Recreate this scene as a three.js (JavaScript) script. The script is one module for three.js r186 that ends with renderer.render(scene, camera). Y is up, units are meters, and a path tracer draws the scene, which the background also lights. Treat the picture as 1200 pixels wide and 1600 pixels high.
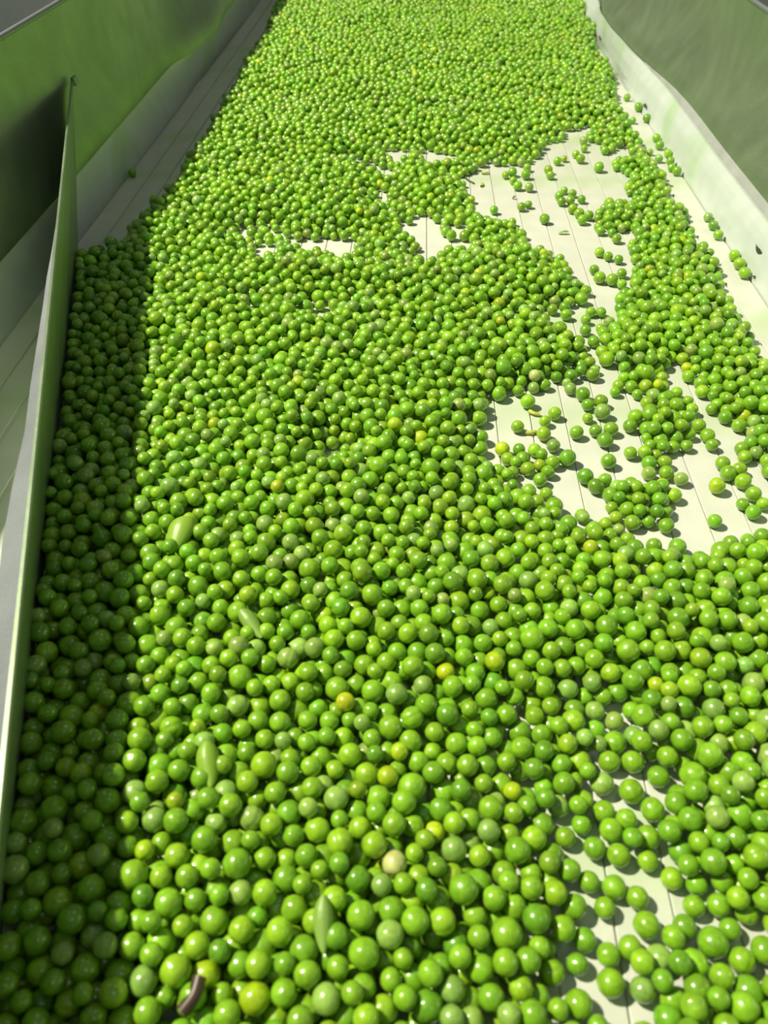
import * as THREE from 'three';
import { mergeVertices, mergeGeometries, toCreasedNormals } from 'three/addons/utils/BufferGeometryUtils.js';
import { RoundedBoxGeometry } from 'three/addons/geometries/RoundedBoxGeometry.js';
import { ImprovedNoise } from 'three/addons/math/ImprovedNoise.js';
import { RectAreaLightUniformsLib } from 'three/addons/lights/RectAreaLightUniformsLib.js';
RectAreaLightUniformsLib.init();

// ---------- camera, lights, exposure (metres; the belt's upper face is y = 0 and it runs along -z) ----------
const scene = new THREE.Scene();
const CAM_H = 0.2445;
const camera = new THREE.PerspectiveCamera(65.24, 0.75, 0.01, 30);
camera.position.set(0, CAM_H, 0);
camera.lookAt(-0.02837, CAM_H - 0.67385, -0.73834);
camera.focus = 0.45; camera.userData.fStop = 16;
camera.updateMatrixWorld();
const renderer = new THREE.WebGLRenderer();
renderer.toneMapping = THREE.LinearToneMapping;
renderer.toneMappingExposure = 1.0;
renderer.shadowMap.enabled = true;

const LAMP = { pos: [-1.62, 2.3, -0.5], aim: [-0.05, 0, -0.5], size: 0.08, power: 8000, color: 0xfff6df };
const FILL_PANEL = { size: 0.6, power: 0.5, color: 0xf4f8ff, at: [[-1.3, -2.3], [1.2, -1.9], [1.3, 0.9], [-1.3, 1.2]] };  // unseen overhead panels, added only to give weak fill light
function areaLight(color, power, w, h, pos, aim) {
  const l = new THREE.RectAreaLight(color, power, w, h);
  l.position.set(...pos); l.lookAt(new THREE.Vector3(...aim)); scene.add(l); return l;
}

// ---------- helpers ----------
let seed = 20731;
const rnd = () => { seed = (seed + 0x6D2B79F5) | 0; let t = Math.imul(seed ^ (seed >>> 15), 1 | seed); t = (t + Math.imul(t ^ (t >>> 7), 61 | t)) ^ t; return ((t ^ (t >>> 14)) >>> 0) / 4294967296; };
const gauss = () => Math.sqrt(-2 * Math.log(1 - rnd())) * Math.cos(6.283185 * rnd());
const perlin = new ImprovedNoise();
const noise = (x, y, z) => perlin.noise(x + 31.7, y + 17.3, z + 5.1);
const taken = {};
function numbered(name) { const n = taken[name] = (taken[name] ?? -1) + 1; return n ? `${name}_${String(n).padStart(3, '0')}` : name; }
function tag(o, label, category, group, kind) {
  o.userData.label = label; if (category) o.userData.category = category;
  if (group) o.userData.group = group; if (kind) o.userData.kind = kind; return o;
}
function mesh(name, geo, mat, parent = scene) {
  const m = new THREE.Mesh(geo, mat); m.name = parent === scene ? numbered(name) : name; parent.add(m); return m;
}
function thing(name, label, category, pos = [0, 0, 0], group) {
  const g = new THREE.Group(); g.name = numbered(name); g.position.set(...pos); scene.add(g); return tag(g, label, category, group);
}
const box = (x0, x1, y0, y1, z0, z1) => new THREE.BoxGeometry(x1 - x0, y1 - y0, z1 - z0).translate((x0 + x1) / 2, (y0 + y1) / 2, (z0 + z1) / 2);
// closed profile rings (arrays of [x, y, z]) joined into a solid, caps at both ends; uv in metres
function skin(rings, crease = 0.7) {
  const n = rings[0].length, pos = [], uv = [], idx = [];
  let lz = 0;
  rings.forEach((r, i) => {
    if (i) lz += Math.hypot(r[0][0] - rings[i - 1][0][0], r[0][1] - rings[i - 1][0][1], r[0][2] - rings[i - 1][0][2]);
    let lp = 0;
    r.forEach((p, j) => { if (j) lp += Math.hypot(p[0] - r[j - 1][0], p[1] - r[j - 1][1], p[2] - r[j - 1][2]); pos.push(...p); uv.push(lz, lp); });
  });
  for (let i = 0; i + 1 < rings.length; i++) for (let j = 0; j < n; j++) {
    const a = i * n + j, b = i * n + (j + 1) % n, c = a + n, d = b + n; idx.push(a, c, b, b, c, d);
  }
  const cap = (k, flip) => {
    const c = pos.length / 3, r = rings[k]; const m = [0, 0, 0]; r.forEach(p => p.forEach((v, q) => m[q] += v / n));
    const tri = THREE.ShapeUtils.triangulateShape(r.map(p => new THREE.Vector2(p[0] + p[2] * 0.37, p[1])), []);
    r.forEach(p => { pos.push(...p); uv.push(p[0], p[1]); });
    tri.forEach(t => flip ? idx.push(c + t[0], c + t[2], c + t[1]) : idx.push(c + t[0], c + t[1], c + t[2]));
  };
  cap(0, false); cap(rings.length - 1, true);
  const g = new THREE.BufferGeometry();
  g.setAttribute('position', new THREE.Float32BufferAttribute(pos, 3)); g.setAttribute('uv', new THREE.Float32BufferAttribute(uv, 2)); g.setIndex(idx);
  return toCreasedNormals(g, crease);
}
function interp(tab, z) { // tab: [[z, v], ...] with falling z
  if (z >= tab[0][0]) return tab[0][1];
  for (let i = 1; i < tab.length; i++) if (z >= tab[i][0]) {
    let t = (z - tab[i - 1][0]) / (tab[i][0] - tab[i - 1][0]); t = t * t * (3 - 2 * t);
    return tab[i - 1][1] + (tab[i][1] - tab[i - 1][1]) * t;
  }
  return tab[tab.length - 1][1];
}
function dataTex(w, h, fn, srgb) {
  const d = new Uint8Array(w * h * 4);
  for (let y = 0; y < h; y++) for (let x = 0; x < w; x++) { const c = fn(x / w, y / h); for (let k = 0; k < 3; k++) d[(y * w + x) * 4 + k] = Math.max(0, Math.min(255, Math.round(c[k] * 255))); d[(y * w + x) * 4 + 3] = 255; }
  const t = new THREE.DataTexture(d, w, h); t.wrapS = t.wrapT = THREE.RepeatWrapping; t.magFilter = THREE.LinearFilter; t.minFilter = THREE.LinearFilter;
  if (srgb) t.colorSpace = THREE.SRGBColorSpace; t.needsUpdate = true; return t;
}
// periodic noise on the unit square
const tnoise = (u, v, f, s = 0) => { const a = u * 6.2832, b = v * 6.2832, R = f / 6.2832; return noise(Math.cos(a) * R + s, Math.sin(a) * R + Math.cos(b) * R * 1.01, Math.sin(b) * R + s * 0.7); };

// ---------- materials ----------
const beltTex = dataTex(512, 512, (u, v) => {
  const s = 0.955 + 0.03 * tnoise(u, v, 5, 2) + 0.03 * tnoise(u, v, 24, 9) + 0.015 * (rnd() - 0.5);
  const g = Math.max(0, tnoise(u, v, 7, 31) - 0.22) * 0.22;     // faint juice stains
  return [s - g * 0.9, s - g * 0.25, s - g * 1.5];
}, true);
beltTex.repeat.set(3, 3);
const beltMat = new THREE.MeshPhysicalMaterial({ color: new THREE.Color().setRGB(0.615, 0.645, 0.55), map: beltTex, roughness: 0.42 });
const edgeMat = new THREE.MeshPhysicalMaterial({ color: new THREE.Color().setRGB(0.56, 0.635, 0.58), map: beltTex, roughness: 0.33 });
const steelTex = dataTex(512, 512, (u, v) => {
  const s = 0.9 + 0.05 * tnoise(u, v, 4, 3) + 0.05 * tnoise(u, v * 1, 16, 8) + 0.06 * (rnd() - 0.5);
  return [s, s, s];
}, true);
steelTex.repeat.set(4, 4);
const steelRough = dataTex(256, 256, (u, v) => { const r = 0.42 + 0.07 * tnoise(u, v, 9, 5) + 0.08 * (rnd() - 0.5); return [r, r, r]; });
steelRough.repeat.set(4, 4);
const steelMat = new THREE.MeshStandardMaterial({ color: new THREE.Color().setRGB(0.385, 0.505, 0.31), map: steelTex, metalness: 0.75, roughness: 1, roughnessMap: steelRough });
const steelBright = new THREE.MeshStandardMaterial({ color: new THREE.Color().setRGB(0.43, 0.48, 0.51), map: steelTex, metalness: 0.8, roughness: 0.5 });
const flangeMat = new THREE.MeshStandardMaterial({ color: new THREE.Color().setRGB(0.46, 0.50, 0.46), map: steelTex, metalness: 0.15, roughness: 0.5 });
const frameMat = new THREE.MeshStandardMaterial({ color: new THREE.Color().setRGB(0.42, 0.45, 0.46), metalness: 0.7, roughness: 0.5 });
const wallTex = dataTex(256, 256, (u, v) => { const s = 0.93 + 0.05 * tnoise(u, v, 6, 4) + 0.03 * (rnd() - 0.5); return [s, s, s]; }, true);
const wallMat = new THREE.MeshStandardMaterial({ color: new THREE.Color().setRGB(0.28, 0.31, 0.30), map: wallTex, roughness: 0.9 });
const ceilMat = new THREE.MeshStandardMaterial({ color: new THREE.Color().setRGB(0.34, 0.36, 0.35), map: wallTex, roughness: 0.95 });
const floorMat = new THREE.MeshStandardMaterial({ color: new THREE.Color().setRGB(0.25, 0.37, 0.38), map: wallTex, roughness: 0.6 });

// ---------- the hall around the conveyor ----------
const HX0 = -3, HX1 = 3, HZ0 = -4.2, HZ1 = 2.6, HY0 = -0.95, HY1 = 2.75, T = 0.12;
function structure(name, geo, mat, label) { const m = mesh(name, geo, mat); m.userData.kind = 'structure'; m.userData.label = label; m.userData.category = name.split('_')[0]; return m; }
structure('floor', box(HX0 - T, HX1 + T, HY0 - T, HY0, HZ0 - T, HZ1 + T), floorMat, 'grey painted concrete floor of the processing hall');
structure('ceiling', box(HX0 - T, HX1 + T, HY1, HY1 + T, HZ0 - T, HZ1 + T), ceilMat, 'pale ceiling of the processing hall');
structure('wall_left', box(HX0 - T, HX0, HY0, HY1, HZ0 - T, HZ1 + T), wallMat, 'pale hall wall beside the floodlight');
structure('wall_right', box(HX1, HX1 + T, HY0, HY1, HZ0 - T, HZ1 + T), wallMat, 'pale hall wall opposite the floodlight');
structure('wall_back', box(HX0, HX1, HY0, HY1, HZ0 - T, HZ0), wallMat, 'pale hall wall behind the feed end of the belt');
structure('wall_front', box(HX0, HX1, HY0, HY1, HZ1, HZ1 + T), wallMat, 'pale hall wall behind the discharge end of the belt');

// ---------- conveyor belt: base, lengthwise ribs with grooves between them, two upturned edges ----------
const ZN = 0.22, ZF = -2.3, FOLD_L = -0.2415, FOLD_R = 0.2245, RIBS = 26;
const belt = thing('conveyor_belt', 'white ribbed conveyor belt with upturned edges under the peas', 'conveyor belt');
mesh('belt_base', box(FOLD_L - 0.001, FOLD_R + 0.001, -0.006, -0.0013, ZF, ZN), beltMat, belt);
const pitch = (FOLD_R - FOLD_L) / RIBS;
for (let i = 0; i < RIBS; i++) {
  const gl = i < 4 ? 0.0010 : i > 23 ? 0.0005 : 0.00014 + 0.0001 * rnd(), gr = i < 3 ? 0.0010 : i > 22 ? 0.0005 : 0.00014 + 0.0001 * rnd();
  const x0 = FOLD_L + i * pitch + gl, x1 = FOLD_L + (i + 1) * pitch - gr, c = 0.00035, y = -0.0001 * rnd();
  const prof = [[x0, -0.0013], [x0, y - c], [x0 + c, y], [x1 - c, y], [x1, y - c], [x1, -0.0013]];
  const zs = [ZN, -0.6, -1.2, ZF];
  mesh('belt_rib', skin(zs.map(z => prof.map(p => [p[0], p[1], z])), 0.3), beltMat, belt);
}
const RIGHT_X = [[-0.55, 0.2325], [-0.63, 0.2327], [-0.77, 0.2348], [-0.845, 0.2356], [-0.913, 0.2334], [-1.01, 0.2283], [-1.106, 0.2251], [-1.18, 0.2267], [-1.26, 0.2362], [-1.5, 0.25], [-2.3, 0.262]];
const LEFT_X = [[-0.55, -0.2465], [-0.7, -0.248], [-0.876, -0.2499], [-0.944, -0.2388], [-1.035, -0.2333], [-1.14, -0.242], [-1.3, -0.247], [-2.3, -0.248]];
const RIGHT_H = 0.03, LEFT_H = 0.04, RIGHT_TOP = [0.263, 0.115], LEFT_TOP = [-0.2545, 0.128];
const zsteps = []; for (let z = ZN; z > ZF; z -= 0.025) zsteps.push(z); zsteps.push(ZF);
function upturn(z, side) {
  const xf = side > 0 ? FOLD_R : FOLD_L, xt = interp(side > 0 ? RIGHT_X : LEFT_X, z), H = side > 0 ? RIGHT_H : LEFT_H;
  const ring = [], inner = [];
  for (let k = 0; k <= 10; k++) { const t = k / 10, u = 1 - t, cx = xf + (xt - xf) * (side > 0 ? 0.22 : 0.45), cy = H * (side > 0 ? 0.72 : 0.45); inner.push([u * u * (xf + side * 0.0003) + 2 * u * t * cx + t * t * xt, u * u * -0.0004 + 2 * u * t * cy + t * t * H]); }
  inner.forEach(p => ring.push([p[0], p[1], z]));
  for (let k = 10; k >= 0; k--) { const p = inner[k]; ring.push([p[0] + side * 0.0024, p[1] - (k === 10 ? 0.0006 : 0.0022), z]); }
  return side > 0 ? ring : ring.reverse();
}
mesh('upturned_edge', skin(zsteps.map(z => upturn(z, 1)), 0.9), edgeMat, belt);
mesh('upturned_edge', skin(zsteps.map(z => upturn(z, -1)), 0.9), edgeMat, belt);

// frame below the belt
const frame = thing('conveyor_stand', 'grey steel stand with legs carrying the belt', 'conveyor stand');
mesh('slider_bed', box(-0.245, 0.228, -0.012, -0.0062, ZF, ZN), frameMat, frame);
for (const x of [-0.285, 0.262]) mesh('side_rail', new RoundedBoxGeometry(0.03, 0.07, ZN - ZF, 2, 0.004).translate(x, -0.041, (ZN + ZF) / 2), frameMat, frame);
for (const z of [ZN - 0.1, -1.0, ZF + 0.1]) { mesh('cross_member', box(-0.275, 0.25, -0.06, -0.0125, z - 0.02, z + 0.02), frameMat, frame); for (const x of [-0.285, 0.262]) mesh('leg', box(x - 0.018, x + 0.018, HY0, -0.08, z - 0.018, z + 0.018), frameMat, frame); }

// ---------- side guards ----------
function guardRing(z, side) {
  const xt = interp(side > 0 ? RIGHT_X : LEFT_X, z) + (side > 0 ? 0.0045 : 0.0038), H = side > 0 ? RIGHT_H - 0.006 : LEFT_H - 0.004;
  const top = side > 0 ? RIGHT_TOP : LEFT_TOP, w = 0.0015 * side, ring = [];
  const pts = [0, 0.06, 0.2, 0.36, 0.52, 0.68, 0.84, 1].map(t => { const s = Math.max(0, (t - 0.06) / 0.94); return [xt + (top[0] + side * 0.004 - xt) * (1 - (1 - s) * (1 - s)), H + (top[1] - H) * t]; });
  pts.forEach(p => ring.push([p[0], p[1], z])); for (let k = 7; k >= 0; k--) ring.push([pts[k][0] + w, pts[k][1], z]);
  return side > 0 ? ring : ring.reverse();
}
function guard(side, label) {
  const g = thing('side_guard', label, 'side guard');
  mesh('guard_sheet', skin(zsteps.map(z => guardRing(z, side)), 0.9), steelMat, g);
  const top = side > 0 ? RIGHT_TOP : LEFT_TOP;
  tag(mesh('rolled_hem', new THREE.CylinderGeometry(0.0018, 0.0018, ZN - ZF, 12, 1).rotateX(Math.PI / 2).translate(top[0] + side * 0.0045, top[1], (ZN + ZF) / 2), steelBright, g), 'shiny rolled top hem');
  for (const z of [0.1, -0.8, -1.4, -2.1]) mesh('support_bracket', box(Math.min(side * 0.275, side * 0.282), Math.max(side * 0.275, side * 0.282), -0.006, 0.07, z - 0.02, z + 0.02).translate(side > 0 ? 0.0 : -0.001, 0, 0), frameMat, g);
  return g;
}
const gl = guard(-1, 'steel side guard that the divider plate is fixed to');
const gr = guard(1, 'steel side guard with a pale lower flange above the white belt edge');
// pale flange along the foot of the guard, tapering out towards the feed end
{
  const zs = []; for (let z = ZN; z > -0.93; z -= 0.025) zs.push(z); zs.push(-0.94);
  const rings = zs.map(z => { const w = Math.min(1, Math.max(0.03, (z + 0.94) / 0.16)), x = interp(RIGHT_X, z) + 0.0032, y = RIGHT_H - 0.0005;
    return [[x, y - 0.0012, z], [x + 0.0006 * w, y, z], [x + 0.0036 * w, y + 0.0038 * w, z], [x + 0.0042 * w, y + 0.004 * w, z], [x + 0.0016 * w, y - 0.0012, z]]; });
  tag(mesh('lower_flange', skin(rings, 0.5), flangeMat, gr), 'pale lower flange');
}

// ---------- divider plate: stands across the belt's edge, slightly overhanging, with a folded lip ----------
const DIV = { bf: [-0.2395, 0.0004, -0.548], tf: [-0.2535, 0.085, -0.643], bn: [-0.073, 0.0004, 0.06], tn: [-0.0557, 0.047, 0.06] };
const divider = thing('divider_plate', 'leaning steel divider plate with folded lip, holding the peas off the belt edge', 'divider plate');
const lerp3 = (a, b, t) => a.map((v, i) => v + (b[i] - v) * t);
{
  const rings = [], lip = [];
  for (let k = 0; k <= 24; k++) {
    const t = 0.055 * (1 - k / 24) + k / 24, b = lerp3(DIV.bf, DIV.bn, k ? t : 0.052), p = lerp3(DIV.tf, DIV.tn, k ? t : 0.016), wv = 0.0004 * Math.sin(k * 1.3);
    rings.push([[b[0] + wv, b[1], b[2]], [p[0], p[1] - 0.0006, p[2]], [p[0] - 0.0006, p[1], p[2]], [p[0] - 0.0018, p[1], p[2]], [b[0] - 0.002 + wv, b[1], b[2]]]);
    const g = Math.min(1, Math.max(0.02, (k - 7) / 8)), s = 0.009 * g + g * (0.0008 * Math.sin(k * 0.9) + 0.0006 * Math.sin(k * 2.3)), q = [p[0] - 0.0016, p[1] - 0.0001, p[2]];
    lip.push([q, [q[0] - s, q[1] - 0.0065 * g, q[2]], [q[0] - s + 0.0004, q[1] - 0.0065 * g - 0.0013, q[2]], [q[0] + 0.0002, q[1] - 0.0016, q[2]]]);
  }
  mesh('plate_sheet', skin(rings, 0.4), steelMat, divider);
  tag(mesh('folded_lip', skin(lip.slice(7), 0.4), steelBright, divider), 'pale folded lip along the top');
  mesh('fixing_tab', new RoundedBoxGeometry(0.003, 0.006, 0.007, 2, 0.0008).rotateZ(0.3).translate(-0.2497, 0.0840, -0.6335), steelMat, divider);
}

// ---------- where the belt is bare, where loose peas lie, and the borders of the pea bed (x, z in metres on the belt) ----------
const HOLES = [
  [[0.0295,-0.6756],[0.0403,-0.6819],[0.0543,-0.6974],[0.0641,-0.7179],[0.0673,-0.7071],[0.0768,-0.7105],[0.0918,-0.708],[0.0998,-0.7177],[0.1132,-0.7343],[0.1187,-0.7684],[0.1341,-0.7761],[0.1415,-0.7835],[0.145,-0.8058],[0.1624,-0.8141],[0.1613,-0.8027],[0.1532,-0.7876],[0.1564,-0.7699],[0.1631,-0.7684],[0.1692,-0.7704],[0.1593,-0.7443],[0.1648,-0.733],[0.1771,-0.75],[0.1872,-0.7589],[0.1869,-0.7421],[0.1945,-0.7293],[0.1856,-0.7258],[0.1742,-0.7334],[0.1639,-0.7046],[0.1762,-0.69],[0.173,-0.6725],[0.1639,-0.6651],[0.1689,-0.6448],[0.1664,-0.6315],[0.1509,-0.6335],[0.1385,-0.6177],[0.1323,-0.5872],[0.1324,-0.5667],[0.1439,-0.5672],[0.1574,-0.5755],[0.1497,-0.5438],[0.1467,-0.5185],[0.1389,-0.4856],[0.1274,-0.4712],[0.1234,-0.448],[0.1147,-0.4398],[0.1074,-0.4228],[0.1093,-0.4134],[0.1043,-0.3958],[0.1073,-0.3872],[0.1172,-0.3856],[0.1132,-0.3771],[0.1063,-0.3832],[0.1023,-0.3964],[0.1012,-0.4131],[0.098,-0.4247],[0.0895,-0.4319],[0.0815,-0.4464],[0.0922,-0.454],[0.1013,-0.4568],[0.1148,-0.4708],[0.1137,-0.482],[0.1079,-0.4962],[0.1041,-0.5287],[0.0933,-0.5416],[0.0865,-0.5445],[0.0813,-0.5464],[0.0822,-0.5648],[0.076,-0.5792],[0.0756,-0.5969],[0.0615,-0.5868],[0.0524,-0.5924],[0.0476,-0.6018],[0.0471,-0.6335],[0.0423,-0.6399],[0.0422,-0.6632],[0.0333,-0.6787]],
  [[-0.0302,-0.7421],[-0.0092,-0.7446],[-0.0078,-0.7297],[-0.0133,-0.7229],[-0.014,-0.7055],[-0.0193,-0.7179],[-0.0258,-0.729]],
  [[0.0028,-0.735],[0.0084,-0.7402],[0.0225,-0.7391],[0.0252,-0.7309],[0.0342,-0.7313],[0.0344,-0.72],[0.0423,-0.7077],[0.0278,-0.7213],[0.026,-0.7117],[0.0084,-0.7048],[0.0079,-0.7221]],
  [[-0.0524,-0.715],[-0.0437,-0.709],[-0.0325,-0.7032],[-0.0211,-0.6899],[-0.0197,-0.6796],[-0.0276,-0.6763],[-0.0317,-0.6986],[-0.0487,-0.7011]],
  [[-0.0279,-0.6467],[-0.0238,-0.6455],[-0.0231,-0.6127],[-0.0267,-0.6164]],
  [[0.0012,-0.5964],[0.0132,-0.5981],[0.0155,-0.5792],[0.0221,-0.557],[0.0298,-0.5519],[0.0378,-0.5479],[0.04,-0.5459],[0.0331,-0.5424],[0.0196,-0.5388],[0.0169,-0.5356],[0.0159,-0.5233],[0.0071,-0.528],[0.0049,-0.5199],[-0.0017,-0.5226],[0.0017,-0.535],[0.0093,-0.5384],[0.0015,-0.5562],[-0.0032,-0.5671],[-0.0109,-0.5782],[-0.0106,-0.5852],[-0.0001,-0.5844]],
  [[0.0249,-0.5784],[0.0362,-0.58],[0.0362,-0.5664],[0.0292,-0.5661]],
  [[0.0441,-0.3471],[0.0461,-0.353],[0.0533,-0.3593],[0.0596,-0.3613],[0.067,-0.3604],[0.075,-0.3619],[0.0772,-0.3757],[0.0816,-0.3714],[0.0817,-0.3562],[0.0893,-0.3553],[0.0952,-0.3796],[0.0991,-0.3752],[0.1044,-0.3761],[0.1066,-0.3852],[0.1147,-0.3855],[0.112,-0.3757],[0.1069,-0.3662],[0.1073,-0.3583],[0.1133,-0.3586],[0.1156,-0.3617],[0.1218,-0.3589],[0.1167,-0.3499],[0.1075,-0.3354],[0.1112,-0.3211],[0.1136,-0.317],[0.108,-0.3043],[0.1115,-0.2986],[0.1101,-0.2914],[0.1026,-0.2911],[0.0946,-0.2932],[0.088,-0.2929],[0.0874,-0.2986],[0.0806,-0.2936],[0.0783,-0.2833],[0.073,-0.2809],[0.0693,-0.2816],[0.0707,-0.298],[0.0743,-0.2981],[0.0734,-0.3079],[0.0663,-0.3076],[0.0658,-0.3178],[0.0577,-0.3149],[0.0499,-0.3146],[0.0448,-0.3185],[0.0388,-0.3236],[0.0398,-0.3301]],
  [[0.0692,-0.2807],[0.0784,-0.2842],[0.0842,-0.2777],[0.0877,-0.2726],[0.0906,-0.2642],[0.089,-0.2684],[0.0825,-0.2668],[0.0793,-0.2701],[0.0724,-0.2656],[0.07,-0.2685],[0.071,-0.2763]],
  [[0.0509,-0.2892],[0.0566,-0.2871],[0.0524,-0.2801]],
  [[0.0383,-0.309],[0.0432,-0.3092],[0.0458,-0.3019],[0.0391,-0.3016]],
  [[0.1415,-0.3782],[0.1491,-0.3928],[0.1504,-0.3862],[0.1478,-0.3784],[0.1532,-0.3748],[0.1525,-0.3637],[0.1577,-0.3603],[0.1552,-0.3508],[0.1556,-0.3395],[0.1651,-0.3343],[0.1664,-0.3301],[0.1623,-0.3246],[0.1596,-0.3172],[0.1583,-0.3082],[0.1618,-0.3015],[0.1663,-0.3026],[0.1664,-0.2969],[0.1706,-0.2914],[0.1783,-0.2881],[0.1692,-0.261],[0.1575,-0.2589],[0.1506,-0.2579],[0.1442,-0.2528],[0.1382,-0.255],[0.1358,-0.2501],[0.1285,-0.2491],[0.126,-0.2436],[0.1206,-0.2434],[0.1218,-0.2504],[0.1166,-0.2518],[0.1108,-0.2476],[0.1033,-0.2505],[0.0986,-0.2487],[0.1021,-0.2584],[0.1085,-0.2571],[0.1153,-0.2557],[0.1189,-0.264],[0.1216,-0.2683],[0.1258,-0.2815],[0.1232,-0.2878],[0.127,-0.3021],[0.1281,-0.315],[0.1318,-0.3152],[0.1381,-0.3154],[0.1406,-0.3206],[0.1441,-0.3197],[0.1433,-0.3116],[0.1516,-0.3149],[0.1564,-0.3192],[0.1566,-0.3265],[0.1516,-0.3316],[0.1482,-0.3359],[0.1481,-0.3459],[0.1521,-0.3565],[0.1481,-0.3623],[0.1414,-0.3681]],
  [[0.068,-0.1378],[0.071,-0.1405],[0.0733,-0.1335],[0.0716,-0.1278],[0.0699,-0.1218],[0.0655,-0.1229],[0.0663,-0.1276],[0.0682,-0.1313]],
  [[0.0538,-0.1189],[0.0598,-0.1179],[0.0596,-0.109],[0.0548,-0.1065],[0.053,-0.1053],[0.0511,-0.1118],[0.0508,-0.1135]],
  [[0.0655,-0.1608],[0.0709,-0.1613],[0.0703,-0.1579],[0.0652,-0.1575]],
  [[0.0773,-0.135],[0.0806,-0.1352],[0.0793,-0.1318],[0.0773,-0.1321]],
  [[0.0654,-0.108],[0.0711,-0.1071],[0.079,-0.1086],[0.0792,-0.1025],[0.0832,-0.0992],[0.0834,-0.0962],[0.0797,-0.0934],[0.0763,-0.0963],[0.0739,-0.0978],[0.0733,-0.1019],[0.0675,-0.1021]],
  [[0.0545,-0.1001],[0.0592,-0.1003],[0.0594,-0.0947],[0.0621,-0.0924],[0.0666,-0.0945],[0.07,-0.0941],[0.0717,-0.0873],[0.0685,-0.0882],[0.0635,-0.0862],[0.0571,-0.0872],[0.0552,-0.0911]],
  [[0.0509,-0.0829],[0.0559,-0.0831],[0.0564,-0.0798],[0.0545,-0.0739],[0.0502,-0.0738]],
  [[0.092,-0.0915],[0.0962,-0.0898],[0.0949,-0.0841],[0.09,-0.0839]],
  [[0.0613,-0.0737],[0.0641,-0.0734],[0.0634,-0.0696],[0.06,-0.0668],[0.056,-0.0677],[0.056,-0.071]],
  [[0.0472,-0.0697],[0.0521,-0.0675],[0.0515,-0.0636],[0.0465,-0.0634]],
  [[-0.1105,-0.5369],[-0.1066,-0.5466],[-0.0966,-0.5343],[-0.1024,-0.5188]],
  [[-0.0883,-0.5539],[-0.082,-0.5476],[-0.0635,-0.5548],[-0.0553,-0.5551],[-0.0425,-0.5491],[-0.0416,-0.5364],[-0.0501,-0.5238],[-0.0674,-0.5386],[-0.0722,-0.5321],[-0.0853,-0.541]],
  [[-0.0605,-0.4498],[-0.049,-0.4502],[-0.0475,-0.4454],[-0.0544,-0.4356]],
  [[-0.1263,-0.5658],[-0.1219,-0.5648],[-0.1199,-0.5526],[-0.124,-0.5525]],
  [[-0.0986,-0.4533],[-0.095,-0.4534],[-0.0939,-0.4412]],
  [[-0.0356,-0.5244],[-0.0302,-0.5236],[-0.0298,-0.5156]],
  [[-0.1039,-0.5666],[-0.0965,-0.5635],[-0.0998,-0.5567]],
  [[-0.0392,-0.3096],[-0.0329,-0.3099],[-0.0325,-0.3048],[-0.0381,-0.3046]],
];
const LONE = [[0.0606,-0.6092],[0.0748,-0.6841],[0.081,-0.6888],[0.0802,-0.6712],[0.0827,-0.6586],[0.0944,-0.7014],[0.0917,-0.6833],[0.0918,-0.6562],[0.0821,-0.6163],[0.088,-0.6216],[0.1519,-0.7708],[0.1497,-0.7517],[0.1402,-0.7364],[0.1423,-0.7235],[0.1288,-0.7262],[0.1218,-0.718],[0.1116,-0.696],[0.1119,-0.6841],[0.1548,-0.7022],[0.1136,-0.6381],[0.1194,-0.6518],[0.1251,-0.6452],[0.1216,-0.6306],[0.1305,-0.6335],[0.1207,-0.6128],[0.1244,-0.6043],[0.125,-0.5923],[0.1306,-0.6009],[0.1143,-0.6277],[0.0971,-0.5924],[0.1291,-0.5374],[0.1342,-0.5314],[0.1404,-0.5267],[0.1213,-0.5103],[0.1227,-0.4973],[0.1297,-0.4948],[0.1387,-0.5053],[0.136,-0.4905],[0.1449,-0.5602],[0.1166,-0.4522],[0.1103,-0.4519],[0.1058,-0.4422],[0.1035,-0.429],[0.1063,-0.4158],[0.0945,-0.4473],[0.0949,-0.457],[0.0622,-0.3527],[0.055,-0.3309],[0.0751,-0.3428],[0.0694,-0.3364],[0.0675,-0.3249],[0.0712,-0.3156],[0.084,-0.3266],[0.0939,-0.3292],[0.1017,-0.33],[0.0972,-0.3203],[0.0961,-0.304],[0.1005,-0.3542],[0.0996,-0.3443],[0.0918,-0.3406],[0.092,-0.3605],[0.0934,-0.3516],[0.11,-0.3648],[0.1081,-0.3115],[0.0767,-0.3053],[0.0617,-0.3117],[0.0459,-0.3116],[0.128,-0.2924],[0.1506,-0.3047],[0.1509,-0.297],[0.1432,-0.2874],[0.1565,-0.3001],[0.1559,-0.2916],[0.1362,-0.2641],[0.152,-0.2761],[0.1585,-0.2826],[0.1548,-0.2702],[0.1612,-0.2765],[0.1539,-0.2546],[0.2167,-0.9096],[0.2217,-0.8744],[0.2084,-0.8347],[0.2032,-0.8466],[0.2228,-0.8393],[0.22,-0.7823],[0.2184,-0.7612],[0.2066,-0.7455],[0.2106,-0.7277],[0.2213,-0.7411],[0.2192,-0.7217],[0.2167,-0.7061],[0.219,-0.6971],[0.2004,-0.7178],[0.2204,-0.6019],[0.2202,-0.5866],[0.2193,-0.5696],[0.2209,-0.5348],[0.2207,-0.5219],[0.2202,-0.5084],[-0.2367,-0.6766],[-0.2476,-0.8694],[-0.1982,-0.7217],[-0.1931,-0.629],[0.0601,-0.114],[0.0642,-0.1128],[0.0569,-0.1038],[0.0604,-0.0965],[0.0704,-0.0997],[0.064,-0.1004],[0.0532,-0.0875],[0.0593,-0.0838],[0.0586,-0.0765]];
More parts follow.
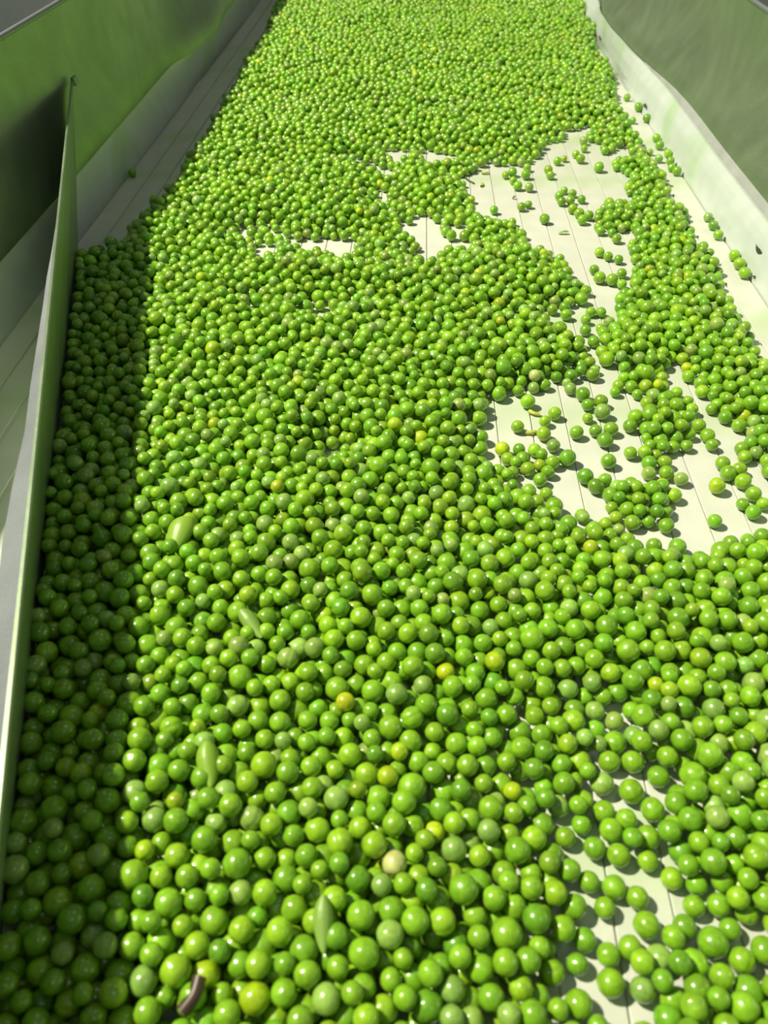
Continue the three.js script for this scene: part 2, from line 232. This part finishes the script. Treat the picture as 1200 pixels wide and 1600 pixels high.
const BED_L = [[-0.2098,-1.3815],[-0.1981,-1.1795],[-0.1946,-1.0253],[-0.1931,-0.8656],[-0.194,-0.7684],[-0.1922,-0.6396],[-0.2001,-0.5902],[-0.2056,-0.5641],[-0.2052,-0.5282],[-0.2132,-0.5176],[-0.2274,-0.512]];
const BED_R = [[0.2474,-1.399],[0.2256,-1.2405],[0.221,-1.1501],[0.2063,-1.0465],[0.2173,-1.0326],[0.2152,-0.9785],[0.1998,-0.8895],[0.1994,-0.8511],[0.1982,-0.8114],[0.196,-0.7834],[0.203,-0.7659],[0.1973,-0.737],[0.2029,-0.7009],[0.2038,-0.6687],[0.1952,-0.6228],[0.2051,-0.6132],[0.2021,-0.589],[0.1982,-0.5574],[0.2023,-0.5336],[0.207,-0.5093],[0.1983,-0.4834],[0.1972,-0.4662],[0.1951,-0.4396],[0.1984,-0.4224],[0.1885,-0.4098],[0.1956,-0.4025],[0.1977,-0.3931]];

// ---------- peas ----------
const inPoly = (P, x, z) => { let c = false; for (let i = 0, j = P.length - 1; i < P.length; j = i++) if ((P[i][1] > z) !== (P[j][1] > z) && x < (P[j][0] - P[i][0]) * (z - P[i][1]) / (P[j][1] - P[i][1]) + P[i][0]) c = !c; return c; };
const segDist = (x, z, a, b) => { const dx = b[0] - a[0], dz = b[1] - a[1]; let t = ((x - a[0]) * dx + (z - a[1]) * dz) / (dx * dx + dz * dz + 1e-12); t = Math.max(0, Math.min(1, t)); return Math.hypot(x - a[0] - dx * t, z - a[1] - dz * t); };
const HB = HOLES.map(P => { let b = [1e9, 1e9, -1e9, -1e9]; P.forEach(p => { b = [Math.min(b[0], p[0]), Math.min(b[1], p[1]), Math.max(b[2], p[0]), Math.max(b[3], p[1])]; }); return b; });
// signed distance to the nearest bare patch (negative inside), limited to 0.04
function bare(x, z) {
  let d = 0.04;
  HOLES.forEach((P, k) => { const b = HB[k]; if (x < b[0] - d || x > b[2] + d || z < b[1] - d || z > b[3] + d) return;
    if (inPoly(P, x, z)) { d = -0.001; return; }
    for (let i = 0, j = P.length - 1; i < P.length; j = i++) d = Math.min(d, segDist(x, z, P[j], P[i])); });
  return d;
}
const plateX = z => DIV.bf[0] + (z - DIV.bf[2]) * (DIV.bn[0] - DIV.bf[0]) / (DIV.bn[2] - DIV.bf[2]);
const BED = [[-0.214, -1.52], ...BED_L, [plateX(-0.49), -0.49], [plateX(-0.03), -0.03], [plateX(0.0), 0.0], [0.2, 0.0], [0.21, -0.36], ...BED_R.slice().reverse(), [0.245, -1.52]];
const CELL = 0.0095, NX = 58, NZ = 200, X0 = -0.28, Z0 = -1.85, grid = Array.from({ length: NX * NZ }, () => []);
const peas = [];
const cellOf = (x, z) => [Math.max(1, Math.min(NX - 2, Math.floor((x - X0) / CELL))), Math.max(1, Math.min(NZ - 2, Math.floor((z - Z0) / CELL)))];
function put(p) { const [i, j] = cellOf(p.x, p.z); grid[j * NX + i].push(p); peas.push(p); return p; }
function restY(x, z, r) {
  const [ci, cj] = cellOf(x, z); let y = r;
  for (let j = cj - 1; j <= cj + 1; j++) for (let i = ci - 1; i <= ci + 1; i++) for (const p of grid[j * NX + i]) {
    const dx = x - p.x, dz = z - p.z, s = r + p.r, d2 = dx * dx + dz * dz;
    if (d2 < s * s) { const yy = p.y + Math.sqrt(s * s - d2); if (yy > y) y = yy; }
  }
  return y;
}
const radius = () => Math.max(0.0028, Math.min(0.0047, 0.00365 + 0.00037 * gauss()));
for (const [lx, lz] of LONE) {
  const r = radius() * 0.98; let x = lx, z = lz;
  for (let k = 0; k < 12; k++) { const y = restY(x, z, r); if (y <= r + 1e-6) break; // push apart on the belt
    let px = 0, pz = 0; for (const p of peas) { const dx = x - p.x, dz = z - p.z, d = Math.hypot(dx, dz) || 1e-6, s = r + p.r; if (d < s) { px += dx / d * (s - d); pz += dz / d * (s - d); } } x += px * 1.02; z += pz * 1.02; }
  put({ x, z, r, y: restY(x, z, r), lone: true });
}
// height that the pea bed reaches (highest centre) at a place
// the same distance read from a 2 mm raster of the belt
const RX = 260, RZ = 900, bareMap = new Float32Array(RX * RZ), bedMap = new Uint8Array(RX * RZ);
for (let j = 0; j < RZ; j++) for (let i = 0; i < RX; i++) { const x = -0.26 + i * 0.002, z = -1.79 + j * 0.002; bedMap[j * RX + i] = inPoly(BED, x, z) ? 1 : 0; bareMap[j * RX + i] = bedMap[j * RX + i] ? bare(x, z) : 0; }
const cellAt = (x, z) => Math.max(0, Math.min(RZ - 1, Math.round((z + 1.79) / 0.002))) * RX + Math.max(0, Math.min(RX - 1, Math.round((x + 0.26) / 0.002)));
function capAt(x, z, d) {
  let c = 0.0128 + 0.0035 * noise(x * 14, 1, z * 14) + 0.003 * noise(x * 40, 4, z * 40);
  if (z < -0.85) c += 0.004 * Math.min(1, (-0.85 - z) / 0.2);
  c += 0.005 * Math.max(0, Math.min(1, (0.03 - x) / 0.1)) * Math.max(0, Math.min(1, (z + 0.5) / 0.25));   // deeper towards the divider
  const k = Math.max(0, Math.min(1, (d - 0.004) / (z < -0.45 ? 0.028 : z < -0.2 ? 0.014 : 0.008)));
  return 0.0058 + (c - 0.0058) * k;
}
const wallAt = (z, r) => z > -0.55 ? plateX(z) + r + 0.0012 + 0.008 * (0.17 + 0.33 * (z + 0.55)) : -1;   // inner face of the divider plate
function attempt() {
  const r = radius(); let x, z;
  do { z = -1.52 + 1.52 * rnd(); x = -0.25 + 0.5 * rnd(); } while (!bedMap[cellAt(x, z)] || bareMap[cellAt(x, z)] < 0.001);
  x = Math.max(x, wallAt(z, r)); let y = restY(x, z, r), s = r * 0.8;
  if (y > capAt(x, z, bareMap[cellAt(x, z)]) + r * 0.9) return false;
  for (let k = 0; k < 14; k++) {
    let bx = x, bz = z, by = y; const a0 = rnd() * 6.283;
    for (let q = 0; q < 6; q++) { const a = a0 + q * 1.0472, tz = z + Math.sin(a) * s, tx = Math.max(wallAt(tz, r), x + Math.cos(a) * s), ty = restY(tx, tz, r); if (ty < by - 1e-6) { by = ty; bx = tx; bz = tz; } }
    if (by < y - 1e-6) { x = bx; z = bz; y = by; } else { s *= 0.6; if (s < 0.00012) break; }
  }
  if (!bedMap[cellAt(x, z)]) return false;
  const d = bareMap[cellAt(x, z)]; if (d < r * (z < -0.45 ? 1 : z < -0.2 ? 0.8 : 0.15)) return false;
  if (y > capAt(x, z, d)) return false;
  put({ x, y, z, r }); return true;
}
let fails = 0, tries = 0;
while (fails < 6000 && tries < 900000) { tries++; if (attempt()) fails = 0; else fails++; }
console.log('peas', peas.length, 'tries', tries);

// colours of peas (linear), with how common each is
const HUES = [
  { key: 'grass-green', w: 0.54, c: [0.215, 0.460, 0.017] },
  { key: 'deep green', w: 0.12, c: [0.160, 0.385, 0.016] },
  { key: 'yellowish-green', w: 0.22, c: [0.268, 0.515, 0.017] },
  { key: 'pale grey-green', w: 0.11, c: [0.270, 0.465, 0.075] },
  { key: 'bright yellow-green', w: 0.010, c: [0.420, 0.600, 0.012] },
  { key: 'creamy straw-coloured', w: 0.003, c: [0.520, 0.600, 0.200] },
];
const pickHue = () => { let t = rnd(), i = 0; while (i < HUES.length - 1 && t > HUES[i].w) t -= HUES[i++].w; return i; };
const peaTex = dataTex(128, 128, (u, v) => { const s = 0.93 + 0.1 * tnoise(u, v, 5, 6) + 0.06 * tnoise(u, v, 14, 3); return [s + 0.02 * tnoise(u, v, 8, 17), s, s]; }, true);
const peaMat = (c, extra = {}) => new THREE.MeshPhysicalMaterial({ color: c, map: peaTex, roughness: 0.34, ior: 1.42, clearcoat: 0.7, clearcoatRoughness: 0.16, ...extra });
const V3 = new THREE.Vector3();
function peaShape(detail, k) {
  const g = mergeVertices(new THREE.IcosahedronGeometry(1, detail).deleteAttribute('normal')), P = g.attributes.position;
  for (let i = 0; i < P.count; i++) {
    V3.fromBufferAttribute(P, i).normalize(); const n = V3.clone();
    let s = 1 + 0.035 * noise(n.x * 1.3 + k * 9, n.y * 1.3, n.z * 1.3) + 0.012 * noise(n.x * 3 + k * 5, n.y * 3, n.z * 3);
    if (k % 3 === 1) s -= 0.08 * Math.exp(-((1 - n.y) / 0.06));                 // dimple
    if (k % 4 === 2) s -= 0.045 * Math.exp(-Math.pow((n.x - 0.1) / 0.16, 2));    // crease round the pea
    if (k % 5 === 3) s += 0.05 * Math.exp(-((1 - n.z) / 0.03));                 // little nub
    V3.copy(n).multiplyScalar(s); P.setXYZ(i, V3.x, V3.y, V3.z);
  }
  g.computeVertexNormals(); return g;
}
const nearShapes = [0, 1, 2, 3, 4, 5].map(k => peaShape(9, k)), massShape = peaShape(5, 0);
const tint = (c, j) => new THREE.Color().setRGB(c[0] * (1 + 0.08 * Math.max(-2, Math.min(1.6, j[0]))) * j[2], c[1] * (1 + 0.05 * j[1]) * j[2], c[2] * j[2]);
const quat = () => new THREE.Quaternion(gauss(), gauss(), gauss(), gauss()).normalize();
// the 300 that show largest: nearest peas in the frame that no other pea covers
const F = 1250, fw = new THREE.Vector3(); camera.getWorldDirection(fw);
const rt = new THREE.Vector3().setFromMatrixColumn(camera.matrixWorld, 0), up = new THREE.Vector3().setFromMatrixColumn(camera.matrixWorld, 1);
for (const p of peas) {
  V3.set(p.x, p.y - CAM_H, p.z); const d = V3.dot(fw), u = 600 + F * V3.dot(rt) / d, v = 800 - F * V3.dot(up) / d;
  p.px = (d > 0.02 && u > 8 && u < 1192 && v > 8 && v < 1592) ? F * p.r / d : 0;
}
const ranked = peas.filter(p => p.px > 0).sort((a, b) => b.px - a.px).slice(0, 2600), own = [];
for (const p of ranked) {
  if (own.length >= 300) break;
  const dir = new THREE.Vector3(-p.x, CAM_H - p.y, -p.z).normalize(); let cover = 0;
  for (const q of ranked) { if (q === p) continue; const ox = q.x - p.x, oy = q.y - p.y, oz = q.z - p.z; if (ox * ox + oy * oy + oz * oz > 0.0005) continue;
    const t = ox * dir.x + oy * dir.y + oz * dir.z; if (t <= 0) continue; const perp = Math.sqrt(Math.max(0, ox * ox + oy * oy + oz * oz - t * t)); cover += Math.max(0, q.r + p.r - perp) / (2 * p.r); }
  if (cover < 0.55) { p.own = true; own.push(p); }
}
// peas whose colour stands out in the bed: [x, z, hue]
for (const [x, z, hue] of [[-0.0936, -0.318, 4], [-0.0044, -0.3177, 4], [0.035, -0.1729, 4], [0.1432, -0.2874, 4], [-0.0031, -0.1044, 5], [-0.0176, -0.1525, 4], [0.0672, -0.37, 5], [-0.0335, -0.0645, 4]]) {
  let best = null, bd = 1; for (const p of peas) { const d = Math.hypot(p.x - x, p.z - z) - p.y * 1.2; if (d < bd && Math.hypot(p.x - x, p.z - z) < 0.012) { bd = d; best = p; } } if (best) best.hue = hue;
}
for (const p of peas) p.hue ??= pickHue();
const DIVSHADE = z => -0.0944 + (z + 0.1817) * 0.248;
const SCRAPS = [[-0.092, -0.232, 0.016, 'the wide torn husk'], [-0.056, -0.187, 0.012, 'the slanting narrow husk'], [-0.0196, -0.0841, 0.012, 'the short grey-green husk'], [-0.060, -0.130, 0.013, 'the flattened bright husk'], [-0.0518, -0.066, 0.012, 'the brown stem fragment']];
const SKIN = ['smooth', 'dimpled', 'creased', 'nubbed', 'smooth round', 'slightly lumpy'];
const protos = {};
for (const p of own) {
  const h = p.hue, tone = Math.floor(rnd() * 3), k = Math.floor(rnd() * 6), H = HUES[h], key = `${h}_${tone}_${k}`;
  const mk = `m${h}_${tone}`; protos[mk] ??= peaMat(tint(H.c, [[-0.7, 0.7, 0][tone], 0, [0.9, 1, 1.09][tone]]));
  const m = protos[key] ? protos[key].clone() : new THREE.Mesh(nearShapes[k], protos[mk]); protos[key] ??= m;
  m.name = numbered(h >= 4 ? 'yellow_pea' : 'green_pea'); scene.add(m);
  m.position.set(p.x, p.y, p.z); m.quaternion.copy(quat()); const q = 0.985; m.scale.set(p.r * q * (1 - 0.05 * rnd()), p.r * q, p.r * q * (1 - 0.06 * rnd()));
  const size = p.r > 0.0039 ? 'plump' : p.r < 0.0034 ? 'small' : 'middling';
  const scrapBy = SCRAPS.find(s => Math.hypot(p.x - s[0], p.z - s[1]) < s[2]), odd = peas.find(q => q !== p && q.hue >= 4 && q.px > 0 && Math.hypot(q.x - p.x, q.z - p.z, q.y - p.y) < (q.r + p.r) * 1.15);
  const shaded = p.x < DIVSHADE(p.z);
  const place = p.lone ? 'lying loose on bare white belt' : scrapBy ? `beside ${scrapBy[3]}` : odd && h < 4 ? `touching a ${odd.hue === 4 ? 'yellow' : 'cream'} pea ${shaded ? 'in the shaded strip' : 'in the lit bed'}`
    : p.x < plateX(p.z) + 0.01 ? 'pressed against the divider plate' : Math.abs(p.x - DIVSHADE(p.z)) < 0.004 ? 'on the edge of the divider plate\'s shadow' : shaded ? 'in the shaded strip along the divider plate'
    : bareMap[cellAt(p.x, p.z)] < 0.008 ? 'at the rim of a bare patch of belt' : p.y > 0.0145 ? 'riding on top of the lit pea bed' : p.y > 0.009 ? 'half sunk in the lit pea bed' : 'down at belt level in the lit pea bed';
  tag(m, `${size} ${SKIN[k]} ${H.key} pea ${place}`, 'pea', 'single peas of the pea bed');
}
{
  const rest = peas.filter(p => !p.own), im = new THREE.InstancedMesh(massShape, peaMat(0xffffff), rest.length), M = new THREE.Matrix4();
  rest.forEach((p, i) => { M.compose(V3.set(p.x, p.y, p.z), quat(), new THREE.Vector3(p.r * (1 - 0.07 * rnd()), p.r, p.r * (1 - 0.07 * rnd()))); im.setMatrixAt(i, M);
    im.setColorAt(i, tint(HUES[p.hue].c, [gauss() * 0.7, gauss(), 1 + 0.08 * gauss()])); });
  im.name = 'pea_bed'; scene.add(im); tag(im, 'dense bed of thousands of small green peas spread along the white belt', 'peas', null, 'stuff');
}

// ---------- husks, stems and scraps among the peas ----------
const huskMat = new THREE.MeshPhysicalMaterial({ color: new THREE.Color().setRGB(0.23, 0.41, 0.03), map: peaTex, roughness: 0.42 });
const paleHusk = new THREE.MeshPhysicalMaterial({ color: new THREE.Color().setRGB(0.22, 0.38, 0.06), map: peaTex, roughness: 0.4 });
const darkScrap = new THREE.MeshStandardMaterial({ color: new THREE.Color().setRGB(0.05, 0.07, 0.03), roughness: 0.5 });
const brownScrap = new THREE.MeshStandardMaterial({ color: new THREE.Color().setRGB(0.055, 0.034, 0.02), roughness: 0.4 });
const yellowBit = new THREE.MeshStandardMaterial({ color: new THREE.Color().setRGB(0.42, 0.46, 0.06), roughness: 0.5 });
// boat-shaped husk with a pointed tip and a keel, length L, width W
function husk(L, W, open) {
  const rings = [];
  for (let i = 0; i <= 26; i++) { const t = i / 26, s = Math.pow(Math.sin(Math.PI * (0.02 + t * 0.96)), 0.6) * (1 - 0.3 * t), r = [];
    for (let k = 0; k <= 18; k++) { const a = -open + 2 * open * k / 18; r.push([Math.sin(a) * W / 2 * s, Math.cos(a) * W / 2 * s * 0.8 + 0.0008 * Math.sin(t * 5), (t - 0.5) * L]); }
    for (let k = 18; k >= 0; k--) { const a = -open + 2 * open * k / 18; r.push([Math.sin(a) * W / 2 * s * 0.86, Math.cos(a) * W / 2 * s * 0.66 + 0.0008 * Math.sin(t * 5), (t - 0.5) * L]); }
    rings.push(r); }
  return skin(rings, 1.4);
}
function onBed(x, z, r) { return restY(x, z, r) - r; }
function scrap(name, geo, mat, x, z, lift, rot, label, cat, y) {
  const m = mesh(name, geo, mat); m.position.set(x, (y ?? onBed(x, z, 0.0035)) + lift, z); m.rotation.set(...rot); return tag(m, label, cat);
}
scrap('pod_husk', husk(0.018, 0.013, 1.7), huskMat, -0.092, -0.232, -0.0005, [0.1, -0.25, 0.25], 'wide torn pale green pod husk lying on the peas beside the divider shadow', 'pod husk');
scrap('pod_husk', husk(0.015, 0.007, 2.0), paleHusk, -0.056, -0.187, -0.0005, [0.1, 0.7, 0], 'narrow pale pod husk lying slantwise on the peas', 'pod husk');
scrap('pod_husk', husk(0.014, 0.0065, 2.1), paleHusk, -0.0196, -0.0841, -0.0005, [0.15, 0.08, 0], 'short grey-green pod husk standing among plump peas', 'pod husk');
scrap('pod_husk', husk(0.015, 0.0085, 2.0), huskMat, -0.060, -0.130, -0.0008, [0.1, 0.25, 0.1], 'bright green flattened pod husk among the peas', 'pod husk');
const rod = (L, r0, r1, bend) => new THREE.TubeGeometry(new THREE.CatmullRomCurve3([new THREE.Vector3(-L / 2, 0, 0), new THREE.Vector3(0, bend * 0.3, bend), new THREE.Vector3(L / 2, 0, 0)]), 8, (r0 + r1) / 2, 6);
function stem(L, r, bend) { const g = rod(L, r, r, bend), P = g.attributes.position; for (let i = 0; i < P.count; i++) { const k = 1 - 0.35 * (P.getX(i) / L + 0.5); P.setY(i, P.getY(i) * k); } return g; }
scrap('stem_fragment', stem(0.0085, 0.002, 0.001), brownScrap, -0.0518, -0.066, -0.0015, [0, 1.2, 0.2], 'brown wet stem fragment wedged among the peas', 'stem');
scrap('stem_fragment', stem(0.017, 0.0007, 0.0015), darkScrap, 0.0447, -0.6786, 0.0008, [0, -1.1, 0], 'thin dark stem fragment lying on bare belt', 'stem', 0);
scrap('stem_fragment', stem(0.006, 0.0012, 0.001), yellowBit, 0.0588, -0.6945, 0.0012, [0, 0.1, 0], 'short yellow stem bit lying crosswise on bare belt', 'stem', 0);
scrap('stem_fragment', stem(0.008, 0.001, 0.001), yellowBit, 0.0542, -0.6681, 0.001, [0, 1.5, 0], 'short yellowish stem bit lying lengthwise on bare belt', 'stem', 0);
scrap('stem_fragment', stem(0.006, 0.0011, 0.001), yellowBit, 0.0618, -0.3298, 0.0011, [0, 0.2, 0], 'pale yellow-green sprout between loose peas on bare belt', 'stem', 0);
scrap('stem_fragment', stem(0.006, 0.0012, 0.001), yellowBit, 0.0655, -0.3465, 0.0012, [0, -0.5, 0], 'bright green sprout touching loose peas on bare belt', 'stem', 0);
const flake = (L, W, k) => { const g = new THREE.SphereGeometry(0.5, 14, 8), P = g.attributes.position; for (let i = 0; i < P.count; i++) { const x = P.getX(i), y = P.getY(i), z = P.getZ(i), s = 1 + 0.35 * noise(x * 3 + k, y * 3, z * 3); P.setXYZ(i, x * L * s, y * 0.0009 + 0.0009 * Math.sin(x * 4 + k), z * W * s); } g.computeVertexNormals(); return g; };
scrap('skin_flake', flake(0.008, 0.0028, 1), paleHusk, 0.1093, -0.5745, 0.0014, [0, 0.1, 0], 'grey pea skin flake lying flat on bare belt', 'pea skin', 0);
scrap('skin_flake', flake(0.003, 0.002, 7), brownScrap, 0.0786, -0.6404, 0.0014, [0, 0.6, 0], 'tiny brown speck of skin on bare belt', 'pea skin', 0);
// dark scraps stuck to the upturned belt edge
function edgePoint(z, y) { const ring = upturn(z, 1); let best = ring[0]; for (let k = 0; k <= 10; k++) if (Math.abs(ring[k][1] - y) < Math.abs(best[1] - y)) best = ring[k]; return best; }
[[-1.19, 0.016, 0.010, 'dark skin scrap stuck high on the white belt edge where it narrows'], [-1.135, 0.0105, 0.008, 'dark skin scrap stuck low on the white belt edge where it narrows'],
 [-0.862, 0.009, 0.009, 'dark skin scrap at the foot of the white belt edge'], [-0.514, 0.0175, 0.0085, 'dark leaf-shaped skin scrap stuck to the wide white belt edge'], [-0.502, 0.003, 0.003, 'tiny dark speck on the wide white belt edge']]
  .forEach(([z, y, L, label], k) => { const p = edgePoint(z, y), m = mesh('skin_scrap', flake(L * 1.35, L * 0.6, k * 3 + 2), darkScrap); m.position.set(p[0] - 0.0011, p[1], z); m.rotation.set(0, Math.PI / 2, 0); m.rotateX(1.25); tag(m, label, 'pea skin'); });

// ---------- floodlight of the hall, then the added fill panels ----------
{
  const s = LAMP.size, fx = thing('flood_lamp', 'bright square floodlight hanging from the hall ceiling', 'lamp', LAMP.pos);
  const dir = new THREE.Vector3(...LAMP.aim).sub(new THREE.Vector3(...LAMP.pos)).normalize(), head = new THREE.Group(); head.name = 'lamp_head'; fx.add(head);
  head.quaternion.setFromUnitVectors(new THREE.Vector3(0, 0, 1), dir);
  mesh('housing', new RoundedBoxGeometry(s + 0.04, s + 0.04, 0.06, 2, 0.01).translate(0, 0, -0.045), frameMat, head);
  mesh('diffuser', box(-s / 2, s / 2, -s / 2, s / 2, -0.015, -0.008), new THREE.MeshStandardMaterial({ color: 0xffffff, emissive: LAMP.color, emissiveIntensity: 6 }), head);
  mesh('hanger', new THREE.CylinderGeometry(0.012, 0.012, HY1 - LAMP.pos[1] - 0.06, 12).translate(0.0, (HY1 - LAMP.pos[1] - 0.06) / 2 + 0.06, 0), frameMat, fx);
  areaLight(LAMP.color, LAMP.power, s, s, LAMP.pos, LAMP.aim);
}
FILL_PANEL.at.forEach(([x, z], i) => {
  const s = FILL_PANEL.size, t = thing('added_fill_panel', 'square panel added at the hall ceiling as weak fill light', 'lamp', [x, HY1, z], 'added fill light panels');
  mesh('fill_panel_frame', box(-s / 2 - 0.02, s / 2 + 0.02, -0.03, 0, -s / 2 - 0.02, s / 2 + 0.02), frameMat, t);
  mesh('diffuser', box(-s / 2, s / 2, -0.036, -0.03, -s / 2, s / 2), new THREE.MeshStandardMaterial({ color: 0xffffff, emissive: FILL_PANEL.color, emissiveIntensity: 3 }), t);
  areaLight(FILL_PANEL.color, FILL_PANEL.power, s, s, [x, HY1 - 0.045, z], [x + 0.0001, 0, z]);
});

scene.traverse(o => { if (o.isMesh) { o.castShadow = true; o.receiveShadow = true; } });
renderer.render(scene, camera);
